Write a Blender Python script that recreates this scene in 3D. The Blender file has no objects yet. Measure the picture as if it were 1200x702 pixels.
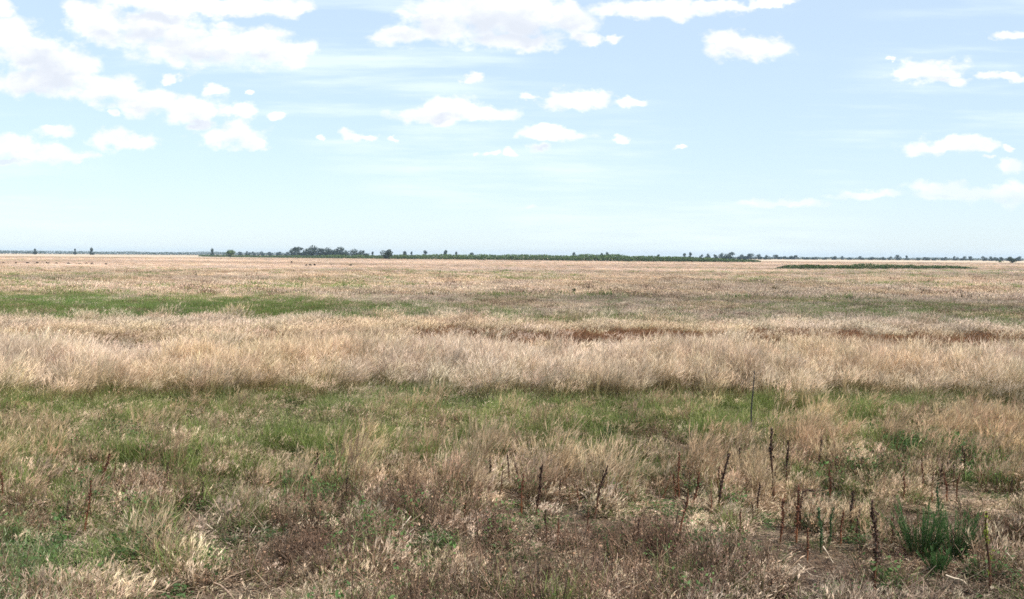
import bpy, math, random
import numpy as np
from mathutils import Matrix, Vector, Euler

random.seed(7)
RNG = np.random.default_rng(11)
scene = bpy.context.scene
COL = scene.collection
R = math.radians

# ------------------------------------------------------------------ camera
W0, H0, F0 = 1200.0, 702.0, 1287.0          # photograph size and focal length in its pixels
CAM_H = 2.5
PITCH, ROLL = R(2.27), R(0.38)
ROT = Matrix.Rotation(R(90) - PITCH, 3, 'X') @ Matrix.Rotation(ROLL, 3, 'Z')
cam_d = bpy.data.cameras.new('camera')
cam = bpy.data.objects.new('camera', cam_d)
COL.objects.link(cam)
cam_d.sensor_width = 36.0
cam_d.lens = 36.0 * F0 / W0
cam_d.clip_start = 0.1
cam_d.clip_end = 30000
cam.matrix_world = Matrix.Translation((0, 0, CAM_H)) @ ROT.to_4x4()
scene.camera = cam


def ray(px, py):
    return ROT @ Vector(((px - W0 / 2) / F0, -(py - H0 / 2) / F0, -1.0))


def ground_at(px, py):
    d = ray(px, py)
    t = -CAM_H / d.z
    return Vector((d.x * t, d.y * t, 0.0))


def metres_per_px(p):
    return p.y / F0


def horizon(px):
    return 295.6 + 8.0 * px / 1200.0


RI = np.array(ROT.inverted())


def project(x, y, z=0.0):
    v = np.stack([x, y, np.full_like(x, z - CAM_H)], 0)
    c = RI @ v
    return W0 / 2 + F0 * c[0] / -c[2], H0 / 2 - F0 * c[1] / -c[2]


# ------------------------------------------------------------------ noise in the ground plane
def _hash(ix, iy, s):
    v = np.sin(ix * 127.1 + iy * 311.7 + s * 74.7) * 43758.5453
    return v - np.floor(v)


def vnoise(x, y, s=0):
    ix, iy = np.floor(x), np.floor(y)
    fx, fy = x - ix, y - iy
    fx, fy = fx * fx * (3 - 2 * fx), fy * fy * (3 - 2 * fy)
    a, b = _hash(ix, iy, s), _hash(ix + 1, iy, s)
    c, d = _hash(ix, iy + 1, s), _hash(ix + 1, iy + 1, s)
    return (a * (1 - fx) + b * fx) * (1 - fy) + (c * (1 - fx) + d * fx) * fy


def fbm(x, y, s=0, o=3):
    t, a, n = 0, 0.5, 0
    for i in range(o):
        t = t + a * vnoise(x * 2 ** i, y * 2 ** i, s + 17 * i)
        n += a
        a *= 0.5
    return t / n


def smooth(a, b, x):
    t = np.clip((x - a) / (b - a), 0, 1)
    return t * t * (3 - 2 * t)


# ------------------------------------------------------------------ small helpers
def tag(o, label=None, cat=None, group=None, kind=None):
    for k, v in (('label', label), ('category', cat), ('group', group), ('kind', kind)):
        if v:
            o[k] = v
    return o


def link(name, me, parent=None, mat=None):
    o = bpy.data.objects.new(name, me)
    COL.objects.link(o)
    if parent:
        o.parent = parent
    if mat:
        me.materials.append(mat)
    return o


def empty(name, loc):
    o = bpy.data.objects.new(name, None)
    o.empty_display_size = 0.1
    o.location = loc
    COL.objects.link(o)
    return o


def copy_tree(root):
    r = root.copy()
    COL.objects.link(r)
    for ch in root.children:
        c = ch.copy()
        COL.objects.link(c)
        c.parent = r
    return r


class Geo:
    """Collects faces with a per-vertex (height, random, kind) attribute."""

    def __init__(self):
        self.v, self.f, self.a = [], [], []
        self.n = 0

    def add(self, v, f, a):
        v = np.asarray(v, float).reshape(-1, 3)
        self.v.append(v)
        self.a.append(np.asarray(a, float).reshape(-1, 3))
        for ff in f:
            self.f.append(np.asarray(ff) + self.n)
        self.n += len(v)

    def mesh(self, name):
        me = bpy.data.meshes.new(name)
        v = np.concatenate(self.v)
        faces = []
        for ff in self.f:
            faces.extend(ff.tolist())
        me.from_pydata(v.tolist(), [], faces)
        at = me.attributes.new('bd', 'FLOAT_COLOR', 'POINT')
        c = np.ones((len(v), 4), np.float32)
        c[:, :3] = np.concatenate(self.a)
        at.data.foreach_set('color', c.ravel())
        me.update()
        return me


def ribbons(g, root, az, lean, curve, height, width, levels=3, hmax=None, taper=0.75, kind=0.0, rng=RNG):
    """Curved flat blades; returns the centre lines (N, levels+1, 3)."""
    N = len(root)
    hmax = hmax or float(np.max(height))
    pts = [root.copy()]
    for k in range(levels):
        ang = lean + curve * (k + 0.5) / levels
        seg = (height / levels)[:, None]
        d = np.stack([np.sin(ang) * np.cos(az), np.sin(ang) * np.sin(az), np.cos(ang)], 1)
        pts.append(pts[-1] + d * seg)
    P = np.stack(pts, 1)
    phi = rng.uniform(0, 2 * math.pi, N)
    wd = np.stack([np.cos(phi), np.sin(phi), rng.uniform(-.3, .3, N)], 1)
    t = np.linspace(0, 1, levels + 1)
    ww = width[:, None] * (1 - taper * t ** 1.3)[None, :] * 0.5
    L = P - wd[:, None, :] * ww[..., None]
    Rr = P + wd[:, None, :] * ww[..., None]
    V = np.stack([L, Rr], 2).reshape(-1, 3)
    base = np.arange(N)[:, None] * (2 * (levels + 1)) + np.arange(levels)[None, :] * 2
    base = base.reshape(-1)
    F = np.stack([base, base + 1, base + 3, base + 2], 1)
    rnd = rng.uniform(0, 1, N)
    A = np.zeros((N, levels + 1, 2, 3))
    A[..., 0] = np.clip(P[:, :, 2] / hmax, 0, 1)[:, :, None]
    A[..., 1] = rnd[:, None, None]
    A[..., 2] = kind
    g.add(V, [F], A)
    return P


def slivers(g, base, d, length, width, hval, kind, rng=RNG):
    """Small pointed triangles (seed spikelets, pods, hairs)."""
    N = len(base)
    s = rng.normal(size=(N, 3))
    s -= (s * d).sum(1)[:, None] * d
    s /= np.linalg.norm(s, axis=1)[:, None] + 1e-9
    a = base - s * (width / 2)[:, None]
    b = base + d * (length * .45)[:, None] + s * (width * .6)[:, None]
    c = base + d * length[:, None]
    V = np.stack([a, b, c], 1)
    i = np.arange(N) * 3
    A = np.zeros((N, 3, 3))
    A[..., 0] = np.asarray(hval)[:, None]
    A[..., 1] = rng.uniform(0, 1, N)[:, None]
    A[..., 2] = kind
    g.add(V, [np.stack([i, i + 1, i + 2], 1)], A)


def leaves(g, c, n, length, width, hval, kind, rng=RNG):
    """Diamond leaves: centre c, long axis random, folded a little."""
    N = len(c)
    u = rng.normal(size=(N, 3))
    u -= (u * n).sum(1)[:, None] * n
    u /= np.linalg.norm(u, axis=1)[:, None] + 1e-9
    w = np.cross(n, u)
    l2, w2 = (length / 2)[:, None], (width / 2)[:, None]
    V = np.stack([c - u * l2, c + w * w2 - n * w2 * .3, c + u * l2, c - w * w2 - n * w2 * .3], 1)
    i = np.arange(N) * 4
    A = np.zeros((N, 4, 3))
    A[..., 0] = np.asarray(hval)[:, None]
    A[..., 1] = rng.uniform(0, 1, N)[:, None]
    A[..., 2] = kind
    g.add(V, [np.stack([i, i + 1, i + 2], 1), np.stack([i, i + 2, i + 3], 1)], A)


def unit(v):
    return v / (np.linalg.norm(v, axis=1)[:, None] + 1e-9)


def disc(n, r):
    a = RNG.uniform(0, 2 * math.pi, n)
    q = r * np.sqrt(RNG.uniform(0, 1, n))
    return np.stack([q * np.cos(a), q * np.sin(a), np.zeros(n)], 1)


# ------------------------------------------------------------------ materials
class NT:
    def __init__(self, tree):
        self.t, self.n, self.l = tree, tree.nodes, tree.links

    def new(self, typ, **kw):
        n = self.n.new(typ)
        for k, v in kw.items():
            setattr(n, k, v)
        return n

    def put(self, sock, val):
        if hasattr(val, 'is_linked'):
            self.l.new(val, sock)
        else:
            sock.default_value = val

    def math(self, op, a, b=None, c=None, clamp=False):
        n = self.new('ShaderNodeMath', operation=op, use_clamp=clamp)
        for i, v in enumerate((a, b, c)):
            if v is not None:
                self.put(n.inputs[i], v)
        return n.outputs[0]

    def vmath(self, op, a, b=None, c=None):
        n = self.new('ShaderNodeVectorMath', operation=op)
        for i, v in enumerate((a, b, c)):
            if v is not None:
                self.put(n.inputs[i], v)
        return n.outputs['Value'] if op in ('LENGTH', 'DOT_PRODUCT', 'DISTANCE') else n.outputs[0]

    def mix(self, f, a, b, blend='MIX'):
        n = self.new('ShaderNodeMix', data_type='RGBA', blend_type=blend, clamp_factor=True)
        self.put(n.inputs[0], f)
        self.put(n.inputs[6], a)
        self.put(n.inputs[7], b)
        return n.outputs[2]

    def smooth(self, x, a, b):
        n = self.new('ShaderNodeMapRange', interpolation_type='SMOOTHSTEP')
        self.put(n.inputs[0], x)
        n.inputs[1].default_value, n.inputs[2].default_value = a, b
        return n.outputs[0]


def c4(c):
    return (c[0], c[1], c[2], 1.0)


def plant_material(name, root, tip, head, tinted=True, trans=0.14, vary=0.62, rough=0.6):
    m = bpy.data.materials.new(name)
    m.use_nodes = True
    t = NT(m.node_tree)
    t.n.clear()
    at = t.new('ShaderNodeAttribute', attribute_name='bd')
    sp = t.new('ShaderNodeSeparateColor')
    t.l.new(at.outputs['Color'], sp.inputs[0])
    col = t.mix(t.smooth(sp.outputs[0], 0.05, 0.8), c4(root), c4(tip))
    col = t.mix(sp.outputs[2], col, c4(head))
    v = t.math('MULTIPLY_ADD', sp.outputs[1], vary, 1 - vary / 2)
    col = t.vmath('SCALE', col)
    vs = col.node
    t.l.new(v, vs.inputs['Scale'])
    if tinted:
        ti = t.new('ShaderNodeAttribute', attribute_type='INSTANCER', attribute_name='tint')
        col = t.vmath('MULTIPLY', col, ti.outputs['Vector'])
    p = t.new('ShaderNodeBsdfPrincipled')
    t.l.new(col, p.inputs['Base Color'])
    p.inputs['Roughness'].default_value = rough
    p.inputs['Specular IOR Level'].default_value = 0.25
    tr = t.new('ShaderNodeBsdfTranslucent')
    t.l.new(col, tr.inputs['Color'])
    mx = t.new('ShaderNodeMixShader')
    mx.inputs[0].default_value = trans
    t.l.new(p.outputs[0], mx.inputs[1])
    t.l.new(tr.outputs[0], mx.inputs[2])
    o = t.new('ShaderNodeOutputMaterial')
    t.l.new(mx.outputs[0], o.inputs['Surface'])
    return m


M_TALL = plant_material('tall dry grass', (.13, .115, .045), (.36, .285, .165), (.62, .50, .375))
M_FINE = plant_material('fine dry grass', (.10, .075, .035), (.34, .255, .155), (.55, .43, .305))  # brown roots darkened further, putting shade between the blades into the colour
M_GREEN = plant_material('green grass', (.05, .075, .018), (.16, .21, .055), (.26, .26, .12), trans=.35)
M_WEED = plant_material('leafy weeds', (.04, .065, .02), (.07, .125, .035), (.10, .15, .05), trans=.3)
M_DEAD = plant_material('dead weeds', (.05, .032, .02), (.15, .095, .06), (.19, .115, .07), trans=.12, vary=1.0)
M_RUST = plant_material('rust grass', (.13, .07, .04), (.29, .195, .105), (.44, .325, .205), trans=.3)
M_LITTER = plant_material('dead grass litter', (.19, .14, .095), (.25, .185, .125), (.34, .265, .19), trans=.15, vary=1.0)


# ------------------------------------------------------------------ tuft shapes
# lod 0: near (fine blades), 1: middle distance (wider tuft), 2: far (wide clump)
LOD_R = (0.13, 0.36, 1.1)
LOD_N = (26, 64, 110)
LOD_W = (0.0064, 0.0125, 0.036)


def tuft(cat, lod):
    g = Geo()
    n, r, w = LOD_N[lod], LOD_R[lod], LOD_W[lod]
    U = RNG.uniform
    if cat in ('tall', 'fine', 'rust'):
        H = {'tall': .72, 'fine': .27, 'rust': .46}[cat]
        root = disc(n, r)
        az = np.where(U(0, 1, n) < .65, RNG.normal(.1, .7, n), U(0, 6.283, n))
        lean = np.abs(RNG.normal(0, .13, n)) + .02
        curve = U(.05, .60 if cat == 'tall' else .70, n)
        ht = H * (U(.74, 1.05, n) if cat == 'tall' else U(.55, 1.05, n))
        P = ribbons(g, root, az, lean, curve, ht, w * U(.5, 1.0, n), 3, H)
        # leafy bottoms
        k = n // 2
        ribbons(g, disc(k, r), U(0, 6.283, k), U(.1, .6, k), U(.2, 1.3, k), H * U(.25, .6, k), w * U(.8, 1.5, k), 2, H)
        # feathery seed heads
        m = {0: 9, 1: 6, 2: 4}[lod]
        if cat == 'tall':
            m = {0: 7, 1: 4, 2: 4}[lod]
        top, mid = P[:, 3], P[:, 2]
        for j in range(m):
            q = U(0.1, 1.0, n)[:, None]
            b = mid + (top - mid) * q
            d = unit(unit(top - mid) * 1.0 + RNG.normal(0, .24, (n, 3)) + np.array([.10, 0, 0]))
            slivers(g, b, d, H * U(.10, .24, n) * (1 if lod < 2 else 1.3), w * U(.45, .9, n), U(.85, 1, n), 1.0)
    elif cat == 'green':
        H = .25
        n = int(n * 1.5)
        ribbons(g, disc(n, r), U(0, 6.283, n), U(0, .35, n), U(.1, .9, n), H * U(.45, 1.1, n), w * U(.7, 1.3, n), 3, H, taper=.85)
        k = n // 9
        P = ribbons(g, disc(k, r), U(0, 6.283, k), U(0, .3, k), U(.1, .6, k), H * U(.9, 1.35, k), w * U(.5, .8, k), 3, H, kind=.6)
        for j in range(4):
            q = U(0.2, 1.0, k)[:, None]
            b = P[:, 2] + (P[:, 3] - P[:, 2]) * q
            slivers(g, b, unit(P[:, 3] - P[:, 2] + RNG.normal(0, .03, (k, 3))), H * U(.08, .18, k), w * U(.5, .9, k), U(.9, 1, k), 1.0)
    elif cat == 'weed':
        H = .24
        s = n // 3
        P = ribbons(g, disc(s, r * .8), U(0, 6.283, s), U(.0, .6, s), U(.0, .5, s), H * U(.5, 1.1, s), w * U(.6, 1.0, s), 3, H)
        for j in range(17 if lod == 0 else 8):
            k = RNG.integers(1, 4, s)
            b = P[np.arange(s), k] + RNG.normal(0, .026 * (1 + lod), (s, 3))
            b[:, 2] = np.maximum(b[:, 2], .015)
            nrm = unit(RNG.normal(0, .6, (s, 3)) + np.array([0, 0, .8]))
            L = U(.016, .044, s) * (1, 1.8, 4.2)[lod]
            leaves(g, b, nrm, L, L * U(.3, .6, s), np.clip(b[:, 2] / H, 0, 1), 0.0)
    elif cat == 'dead':
        H = .34
        s = n // 2
        P = ribbons(g, disc(s, r * .8), U(0, 6.283, s), U(0, .55, s), U(-.2, .6, s), H * U(.5, 1.1, s), w * U(.7, 1.3, s), 3, H)
        for j in range(6):
            k = RNG.integers(0, 3, s)
            q = U(0, 1, s)[:, None]
            b = P[np.arange(s), k] * (1 - q) + P[np.arange(s), k + 1] * q
            ribbons(g, b, U(0, 6.283, s), U(.4, 1.2, s), U(-.8, .3, s), H * U(.12, .38, s), w * U(.4, .8, s), 2, H)
        for j in range(12):
            k = RNG.integers(0, 3, s)
            b = P[np.arange(s), k] + RNG.normal(0, .035 * (1 + lod), (s, 3))
            b[:, 2] = np.maximum(b[:, 2], .01)
            nrm = unit(RNG.normal(0, 1, (s, 3)))
            L = U(.008, .024, s) * (1, 1.5, 3)[lod]
            leaves(g, b, nrm, L, L * .6, np.clip(b[:, 2] / H, 0, 1), 1.0)
    elif cat == 'litter':
        H = .10
        n = int(n * 1.2)
        root = disc(n, r * 1.3)
        root[:, 2] = U(.005, .06, n)
        ribbons(g, root, U(0, 6.283, n), U(1.1, 1.6, n), U(-.5, .5, n), U(.06, .30, n) * (1, 1.4, 2)[lod], w * U(.5, 1.6, n), 3, H, taper=.4)
        k = n // 2
        b = disc(k, r * 1.2)
        b[:, 2] = U(.005, .07, k)
        L = U(.012, .045, k)
        leaves(g, b, unit(RNG.normal(0, .6, (k, 3)) + np.array([0, 0, 1])), L, L * .45, U(0, 1, k), 1.0)
        k = 2
        b = disc(k, r)
        b[:, 2] = U(.03, .10, k)
        L = U(.04, .075, k)
        leaves(g, b, unit(RNG.normal(0, .5, (k, 3)) + np.array([0, -.3, 1])), L, L * .35, U(0, 1, k), 1.0)
    return g.mesh(cat + '_tuft')


KINDS = {
    'tall': ('tall_dry_grass', M_TALL, 'tall pale straw grass with feathery heads standing in a band across the field', 4),
    'fine': ('fine_dry_grass', M_FINE, 'short fine beige dry grass spread over the whole plain', 5),
    'green': ('green_grass', M_GREEN, 'green grass growing in patches among the dry straw', 4),
    'weed': ('leafy_weeds', M_WEED, 'low dark green broad-leaved weeds in scattered patches', 4),
    'dead': ('dead_weeds', M_DEAD, 'dark brown dead weed thicket along the near edge of the field', 4),
    'rust': ('rusty_grass', M_RUST, 'rusty brown leaning grass in broken streaks beyond the tall band', 4),
    'litter': ('grass_litter', M_LITTER, 'flattened pale straw litter on the bare near ground', 4),
}
CATS = list(KINDS)

# ------------------------------------------------------------------ where what grows (patches seen in the photograph, laid out on the ground)
# photograph x, y of the patch on the ground, half sizes in px, kind, strength
PATCHES = [
    (20, 670, 75, 45, 'green', 1.6), (60, 600, 60, 30, 'green', .6), (215, 600, 30, 26, 'green', 1.3), (180, 548, 40, 16, 'green', 1.2),
    (130, 655, 60, 22, 'green', .8), (140, 520, 22, 10, 'weed', .9), (260, 545, 60, 18, 'green', .7), (375, 600, 26, 18, 'weed', 1.6),
    (385, 562, 34, 10, 'weed', .8), (355, 525, 24, 12, 'green', 1.4), (790, 596, 24, 9, 'weed', 2.2), (735, 600, 40, 14, 'weed', .6),
    (1075, 532, 30, 13, 'weed', 2.6), (1050, 525, 16, 8, 'weed', 1.5), (1130, 548, 22, 14, 'weed', 1.6), (1180, 560, 30, 20, 'weed', .7),
    (1020, 560, 40, 14, 'weed', .5), (520, 645, 40, 16, 'weed', .9), (590, 640, 24, 20, 'weed', 1.0), (605, 655, 18, 18, 'weed', .6),
    (720, 560, 60, 14, 'green', .35), (670, 560, 30, 12, 'weed', .5), (960, 620, 20, 18, 'weed', .8), (1025, 645, 25, 40, 'weed', .6),
    (1100, 684, 45, 10, 'weed', .5), (1180, 690, 40, 14, 'green', .9), (840, 650, 20, 18, 'weed', .6), (755, 655, 22, 20, 'weed', .6),
    (195, 500, 26, 12, 'green', 1.0), (230, 600, 20, 14, 'weed', .5), (60, 470, 70, 7, 'green', 1.6), (190, 476, 160, 8, 'green', .7),
    (480, 480, 50, 12, 'green', 1.1), (640, 492, 60, 14, 'green', 1.1), (570, 508, 40, 10, 'green', .8), (730, 496, 18, 12, 'weed', .9),
    (930, 478, 100, 10, 'green', 1.5), (1040, 482, 60, 7, 'green', 1.2), (1150, 474, 60, 5, 'green', 1.3), (840, 500, 40, 12, 'green', .7),
    (190, 448, 30, 8, 'green', .7), (455, 452, 34, 10, 'green', 1.0), (570, 452, 50, 10, 'green', .9), (680, 450, 50, 8, 'green', .9),
    (820, 450, 50, 9, 'green', .8), (1000, 450, 60, 8, 'green', .7), (380, 450, 20, 10, 'green', .6),
    (395, 655, 70, 24, 'dead', 1.2), (330, 675, 40, 20, 'dead', .7), (755, 650, 60, 22, 'dead', 1.2), (940, 650, 60, 30, 'dead', .9),
    (170, 590, 30, 16, 'dead', .8), (25, 620, 24, 14, 'dead', .8), (770, 522, 26, 11, 'dead', .9), (600, 600, 40, 22, 'dead', .7),
    (500, 620, 40, 14, 'dead', .5), (850, 670, 40, 16, 'dead', .8), (1050, 660, 30, 20, 'dead', .4), (1180, 640, 20, 12, 'dead', .7),
    (1085, 560, 50, 12, 'dead', .5), (545, 660, 40, 10, 'dead', .8), (415, 520, 8, 8, 'dead', 1.4), (1050, 510, 20, 8, 'dead', .6),
    (1130, 512, 85, 17, 'rust', .9), (955, 535, 26, 16, 'rust', .9), (1190, 532, 30, 14, 'rust', .7), (520, 585, 90, 14, 'rust', .35),
    (640, 585, 40, 16, 'rust', .5), (900, 590, 40, 14, 'rust', .3), (175, 680, 30, 18, 'rust', .5),
    (300, 545, 34, 12, 'fine', 1.6), (70, 512, 50, 14, 'fine', 1.0), (480, 572, 36, 14, 'fine', 2.0), (440, 560, 20, 10, 'fine', 1.0),
    (170, 582, 24, 11, 'fine', 1.7), (560, 562, 60, 12, 'fine', 1.0), (650, 545, 60, 12, 'fine', 1.0), (880, 560, 60, 14, 'fine', .8),
    (820, 625, 60, 18, 'fine', .8), (1130, 600, 60, 18, 'fine', .8), (630, 675, 50, 16, 'fine', 1.2), (1090, 690, 60, 12, 'litter', 1.2),
    (250, 625, 40, 10, 'litter', 1.0), (490, 620, 40, 14, 'litter', .7),
]


# top and base in the photograph, style, colour, label
STALKS = [
    ((3, 556), (2, 590), 'seedy', 'rust', 'rusty dried weed stalk at the far left end of the near grass'),
    ((61, 553), (55, 580), 'sparse', 'dark', 'short thin dark stalk in green grass left of the leaning rusty pair'),
    ((126, 536), (117, 586), 'dense', 'rust', 'tallest of the leaning red brown stalks in the green grass at left'),
    ((107, 568), (98, 630), 'sparse', 'rust', 'slender rusty stalk standing lowest and nearest in the left group'),
    ((136, 544), (129, 572), 'sparse', 'rust', 'thin rusty stalk just right of the tallest leaning red brown one at left'),
    ((143, 550), (138, 570), 'seedy', 'dark', 'small dark stalk between leaning rusty stalks and bleached grass clump'),
    ((197, 543), (194, 570), 'sparse', 'dark', 'dark thin stalk standing behind the bleached grass clump at left'),
    ((316, 555), (314, 574), 'seedy', 'dark', 'short dark stalk in front of the pale tousled grass, left of the bold leaning one'),
    ((330, 552), (328, 574), 'sparse', 'rust', 'short rusty stalk close left of the bold dark leaning stalk'),
    ((372, 534), (362, 572), 'dense', 'dark', 'bold dark brown stalk leaning right, alone above green weeds'),
    ((358, 575), (354, 604), 'seedy', 'rust', 'rusty stalk at the foot of the bold dark leaning stalk'),
    ((391, 578), (395, 604), 'sparse', 'rust', 'rusty stalk with pale twig beside it, edge of the dark dead thicket'),
    ((409, 560), (402, 598), 'seedy', 'dark', 'dark stalk with green leaves left of the glowing straw mound'),
    ((574, 542), (573, 582), 'seedy', 'dark', 'blackish stalk, left end of the cluster right of the straw mound'),
    ((588, 549), (587, 586), 'bare', 'dark', 'bare blackish stalk second in the cluster right of the straw mound'),
    ((595, 536), (598, 572), 'sparse', 'dark', 'tallest thin stalk of the cluster right of the straw mound'),
    ((604, 543), (608, 580), 'seedy', 'dark', 'dark seedy stalk close beside the tallest of the cluster'),
    ((612, 558), (611, 604), 'sparse', 'rust', 'rusty slender stalk at the right end of the dark cluster'),
    ((634, 549), (628, 610), 'dense', 'dark', 'thick dark stalk with heavy seeds, rusty towards its foot, mid field'),
    ((641, 600), (639, 640), 'sparse', 'dark', 'low dark stalk in front of the thick heavy seeded one'),
    ((666, 574), (669, 592), 'sparse', 'rust', 'tiny rusty stalk between the thick seeded and the leaning slim stalk'),
    ((675, 570), (682, 596), 'sparse', 'rust', 'small rusty stalk leaning left in beige grass'),
    ((709, 550), (696, 608), 'seedy', 'dark', 'slim dark stalk leaning right above beige grass, mid field'),
    ((713, 629), (712, 668), 'seedy', 'green', 'dark green upright plant stalk in the brown near edge'),
    ((751, 554), (754, 572), 'sparse', 'rust', 'short rusty stalk behind bright green leafy patch, leftmost there'),
    ((764, 554), (764, 570), 'sparse', 'rust', 'short reddish stalk close behind the bright green leafy patch'),
    ((786, 558), (775, 588), 'bare', 'rust', 'thin bare stalk bending over the bright green leafy patch'),
    ((790, 558), (792, 586), 'dense', 'rust', 'dense rust red stalk rising from the bright green leafy patch'),
    ((794, 534), (796, 588), 'sparse', 'rust', 'tall thin stalk rising from the bright green leafy patch'),
    ((821, 558), (808, 600), 'seedy', 'rust', 'rusty stalk leaning right, right of the bright green leafy patch'),
    ((804, 578), (794, 640), 'sparse', 'rust', 'rusty stalk in front of the bright green leafy patch'),
    ((842, 549), (841, 590), 'sparse', 'rust', 'thin rusty stalk directly beside a taller black seeded one'),
    ((851, 538), (840, 606), 'dense', 'dark', 'tall black seeded stalk leaning right, left of the thin black rod'),
    ((864, 528), (867, 566), 'dense', 'dark', 'reddish black stalk standing below and left of the thin black rod'),
    ((834, 575), (833, 606), 'bare', 'rust', 'thin faint stalk left of the tall black seeded one'),
    ((888, 568), (888, 606), 'seedy', 'dark', 'dark stalk in beige grass below the thin black rod'),
    ((904, 510), (907, 598), 'sparse', 'dark', 'very tall dark stalk right of the thin black rod'),
    ((900, 528), (902, 552), 'seedy', 'dark', 'short dark stalk behind the very tall one right of the rod'),
    ((922, 520), (922, 570), 'seedy', 'dark', 'dark stalk with rusty lower half in golden grass'),
    ((962, 516), (958, 554), 'seedy', 'dark', 'dark stalk standing before the golden grass clump, right of the very tall one'),
    ((972, 552), (972, 596), 'seedy', 'rust', 'rusty stalk standing behind the stalk with a hooked tip'),
    ((919, 589), (914, 638), 'dense', 'rust', 'rust brown stalk left of the stalk with a hooked tip'),
    ((936, 574), (933, 636), 'dense', 'rust', 'upright orange brown stalk beside the stalk with a hooked tip'),
    ((939, 578), (937, 625), 'hook', 'dark', 'dark stalk with its tip hooked over to the right'),
    ((947, 622), (946, 660), 'seedy', 'rust', 'low rusty stalk in front of the stalk with a hooked tip'),
    ((961, 600), (962, 650), 'dense', 'green', 'dark green leafy stalk, left one of two among rusty stalks'),
    ((976, 598), (972, 640), 'dense', 'green', 'dark green leafy stalk, right one of two among rusty stalks'),
    ((996, 579), (998, 628), 'dense', 'dark', 'dark knobbly stalk right of the green leafy stalks'),
    ((1005, 600), (1004, 640), 'seedy', 'dark', 'dark stalk between the knobbly one and the tall near one'),
    ((1024, 596), (1025, 698), 'seedy', 'dark', 'longest dark stalk, nearest of all, left of the largest feathery bush'),
    ((1009, 537), (1007, 560), 'seedy', 'dark', 'short black stalk left of the lush green weed patch'),
    ((1081, 545), (1082, 582), 'seedy', 'rust', 'red brown stalk in front of the lush green weed patch'),
    ((1093, 555), (1092, 590), 'sparse', 'rust', 'thin red stalk just left of the blue green upright plant'),
    ((1103, 545), (1101, 572), 'dense', 'dark', 'dark branching stalk behind the blue green upright plant'),
    ((1117, 545), (1118, 572), 'sparse', 'dark', 'dark stalk left of the tall black pointed stalk'),
    ((1123, 557), (1120, 590), 'seedy', 'rust', 'rusty stalk in front of the tall black pointed stalk'),
    ((1129, 525), (1130, 560), 'seedy', 'dark', 'tall black pointed stalk at the rim of the rusty grass mound'),
    ((1150, 552), (1149, 574), 'sparse', 'rust', 'lone thin red stalk right of the tall black pointed stalk'),
    ((1099, 568), (1100, 604), 'dense', 'green', 'blue green upright plant behind the feathery bushes'),
    ((1155, 607), (1161, 694), 'sparse', 'yellow', 'long dark stalk with yellow green leaves at its top, right of feathery bushes'),
    ((1185, 560), (1185, 585), 'seedy', 'dark', 'small dark stalk near the right end of the field'),
    ((655, 562), (657, 590), 'seedy', 'dark', 'small dark stalk between the thick seeded stalk and the low rusty ones'),
    ((735, 566), (733, 596), 'sparse', 'rust', 'thin rusty stalk midway between the slim leaning stalk and the leafy patch'),
    ((688, 600), (690, 634), 'seedy', 'rust', 'rusty stalk in front of the slim leaning stalk'),
    ((655, 610), (652, 646), 'seedy', 'rust', 'rusty stalk low in the brown growth right of the thick seeded one'),
    ((748, 610), (745, 652), 'sparse', 'dark', 'dark slender stalk in front of the leafy patch, left side'),
    ((868, 600), (866, 636), 'seedy', 'rust', 'rusty stalk in front of the tall black seeded one'),
    ((880, 590), (884, 622), 'sparse', 'dark', 'short dark stalk well below the thin black rod'),
    ((986, 600), (985, 640), 'seedy', 'rust', 'rusty stalk directly right of the two green leafy stalks'),
    ((1035, 556), (1036, 588), 'sparse', 'rust', 'slender rusty stalk below the lush green weed patch, left side'),
    ((1060, 556), (1058, 592), 'seedy', 'rust', 'rusty stalk right in front of the lush green weed patch, behind the feathery bush'),
    ((1108, 556), (1110, 590), 'seedy', 'rust', 'rusty stalk between the branching dark one and the black pointed one'),
    ((1045, 610), (1044, 648), 'sparse', 'rust', 'rusty stalk just left of the largest feathery bush'),
    ((1168, 560), (1167, 584), 'sparse', 'dark', 'small dark stalk between the lone red one and the right end'),
    ((480, 600), (481, 626), 'sparse', 'rust', 'short rusty stalk in front of the glowing straw mound'),
    ((545, 590), (543, 622), 'sparse', 'rust', 'rusty stalk left of the blackish cluster beyond the straw mound'),
    ((238, 566), (236, 596), 'sparse', 'dark', 'thin dark stalk in the left green patch'),
    ((80, 590), (77, 622), 'seedy', 'dark', 'dark stalk left of the slender rusty one in the left group'),
    ((771, 676), (772, 700), 'bare', 'pale', 'bleached pale stalk stub at the near edge'),
]

CLEAR = [(b[0], b[1], 9, 44) for (a, b, *_r) in STALKS] + [(1080, 657, 26, 30), (1119, 660, 18, 30), (1098, 676, 14, 26), (474, 640, 14, 30), (879, 520, 5, 40)]


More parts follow.
